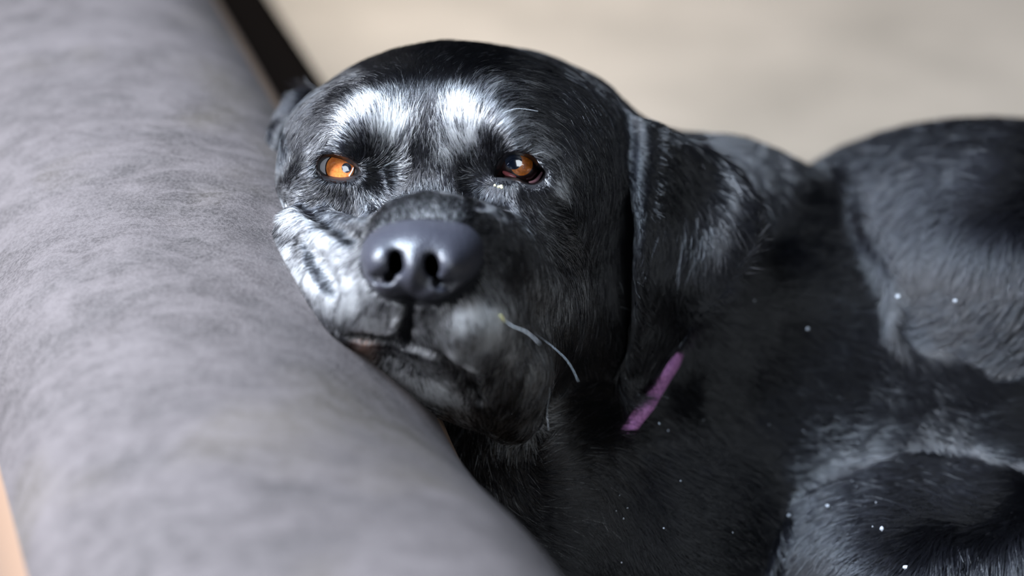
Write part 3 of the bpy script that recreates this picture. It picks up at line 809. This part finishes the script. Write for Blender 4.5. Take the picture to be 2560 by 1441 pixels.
box_path('arm_shade_strip', HW - .004, HW + .046, SEAT - .1, TOP - .085, m_shade, .16, 1.6, .018)  # added dark strip in place of the shade between arm and seat

# seat, in the plane the dog lies on
m_seat, nt, b = mat('beige_weave', Roughness=.95)
n1 = noise(nt, 3.2, 5, .6, coords(nt)); n2 = noise(nt, 600, 2, .5, coords(nt))
base = ramp(nt, n1.outputs['Fac'], [(.36, (0.0885, 0.0743, 0.0581)), (.62, (0.1717, 0.1445, 0.1159))])
base = mix(nt, ramp(nt, n2.outputs['Fac'], [(.4, (0, 0, 0)), (.6, (.3, .3, .3))]), base, (0.1782, 0.1539, 0.1242)); nt.links.new(base, b.inputs['Base Color'])
bump(nt, b, n2.outputs['Fac'], .4, .001)
def seat_mesh():
    V = []; Fc = []; nx, ny = 60, 70
    x1, y0, y1 = 1.35, -.33, 1.55
    for k, z in enumerate((0, 1)):
        for i in range(nx + 1):
            for j in range(ny + 1):
                y = y0 + (y1 - y0) * j / ny; xl = arm_x(y) + HW + .020; x = xl + (x1 - xl) * i / nx
                e = min(i / nx * (x1 - xl), (nx - i) / nx * (x1 - xl), y - y0, y1 - y)
                dz = .035 * (1 - min(1, e / .05)) ** 2 if z else 0
                V.append((x, y, SEAT - dz + .003 * math.sin(x * 9 + y * 4) * math.sin(y * 7 - x * 3) - .003 if z else SEAT - .16))
    n = (nx + 1) * (ny + 1)
    for i in range(nx):
        for j in range(ny):
            a = i * (ny + 1) + j
            Fc.append((n + a, n + a + ny + 1, n + a + ny + 2, n + a + 1)); Fc.append((a, a + 1, a + ny + 2, a + ny + 1))
    loop = [i * (ny + 1) for i in range(nx + 1)] + [nx * (ny + 1) + j for j in range(1, ny + 1)] + [i * (ny + 1) + ny for i in range(nx - 1, -1, -1)] + [j for j in range(ny - 1, 0, -1)]
    for a, b_ in zip(loop, loop[1:] + loop[:1]): Fc.append((a, b_, b_ + n, a + n))
    return V, Fc
v, f = seat_mesh(); seat = mesh_obj('seat_cushion', v, f, m_seat, None, origin=(.5, .6, SEAT - .16))
tag(seat, 'blurred beige woven seat cushion stretching behind the black dog', 'cushion')

def rbox(name, x0, x1, y0, y1, z0, z1, m, parent, bev=.03):
    import bmesh
    bm = bmesh.new(); bmesh.ops.create_cube(bm, size=1)
    for q in bm.verts: q.co = Vector(((x0 + x1) / 2 + q.co.x * (x1 - x0), (y0 + y1) / 2 + q.co.y * (y1 - y0), (z0 + z1) / 2 + q.co.z * (z1 - z0)))
    bmesh.ops.bevel(bm, geom=bm.edges[:], offset=bev, segments=4, affect='EDGES')
    V = [tuple(q.co) for q in bm.verts]; bm.verts.index_update(); Fc = [tuple(q.index for q in fc.verts) for fc in bm.faces]; bm.free()
    return mesh_obj(name, V, Fc, m, parent)
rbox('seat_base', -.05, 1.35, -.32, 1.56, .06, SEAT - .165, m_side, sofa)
rbox('backrest', -.62, 1.35, 1.57, 1.78, .06, .82, m_suede, sofa, .05)

# floor
m_fl, nt, b = mat('pale_floor', Roughness=.5)
wv = noise(nt, 6, 4, .6, coords(nt, (1, 8, 1))); nt.links.new(ramp(nt, wv.outputs['Fac'], [(.3, (.34, .30, .27)), (.7, (.46, .42, .39))]), b.inputs['Base Color'])
fl = mesh_obj('floor', [(-4, -3, 0), (4, -3, 0), (4, 4.5, 0), (-4, 4.5, 0)], [(0, 1, 2, 3)], m_fl); fl['kind'] = 'structure'
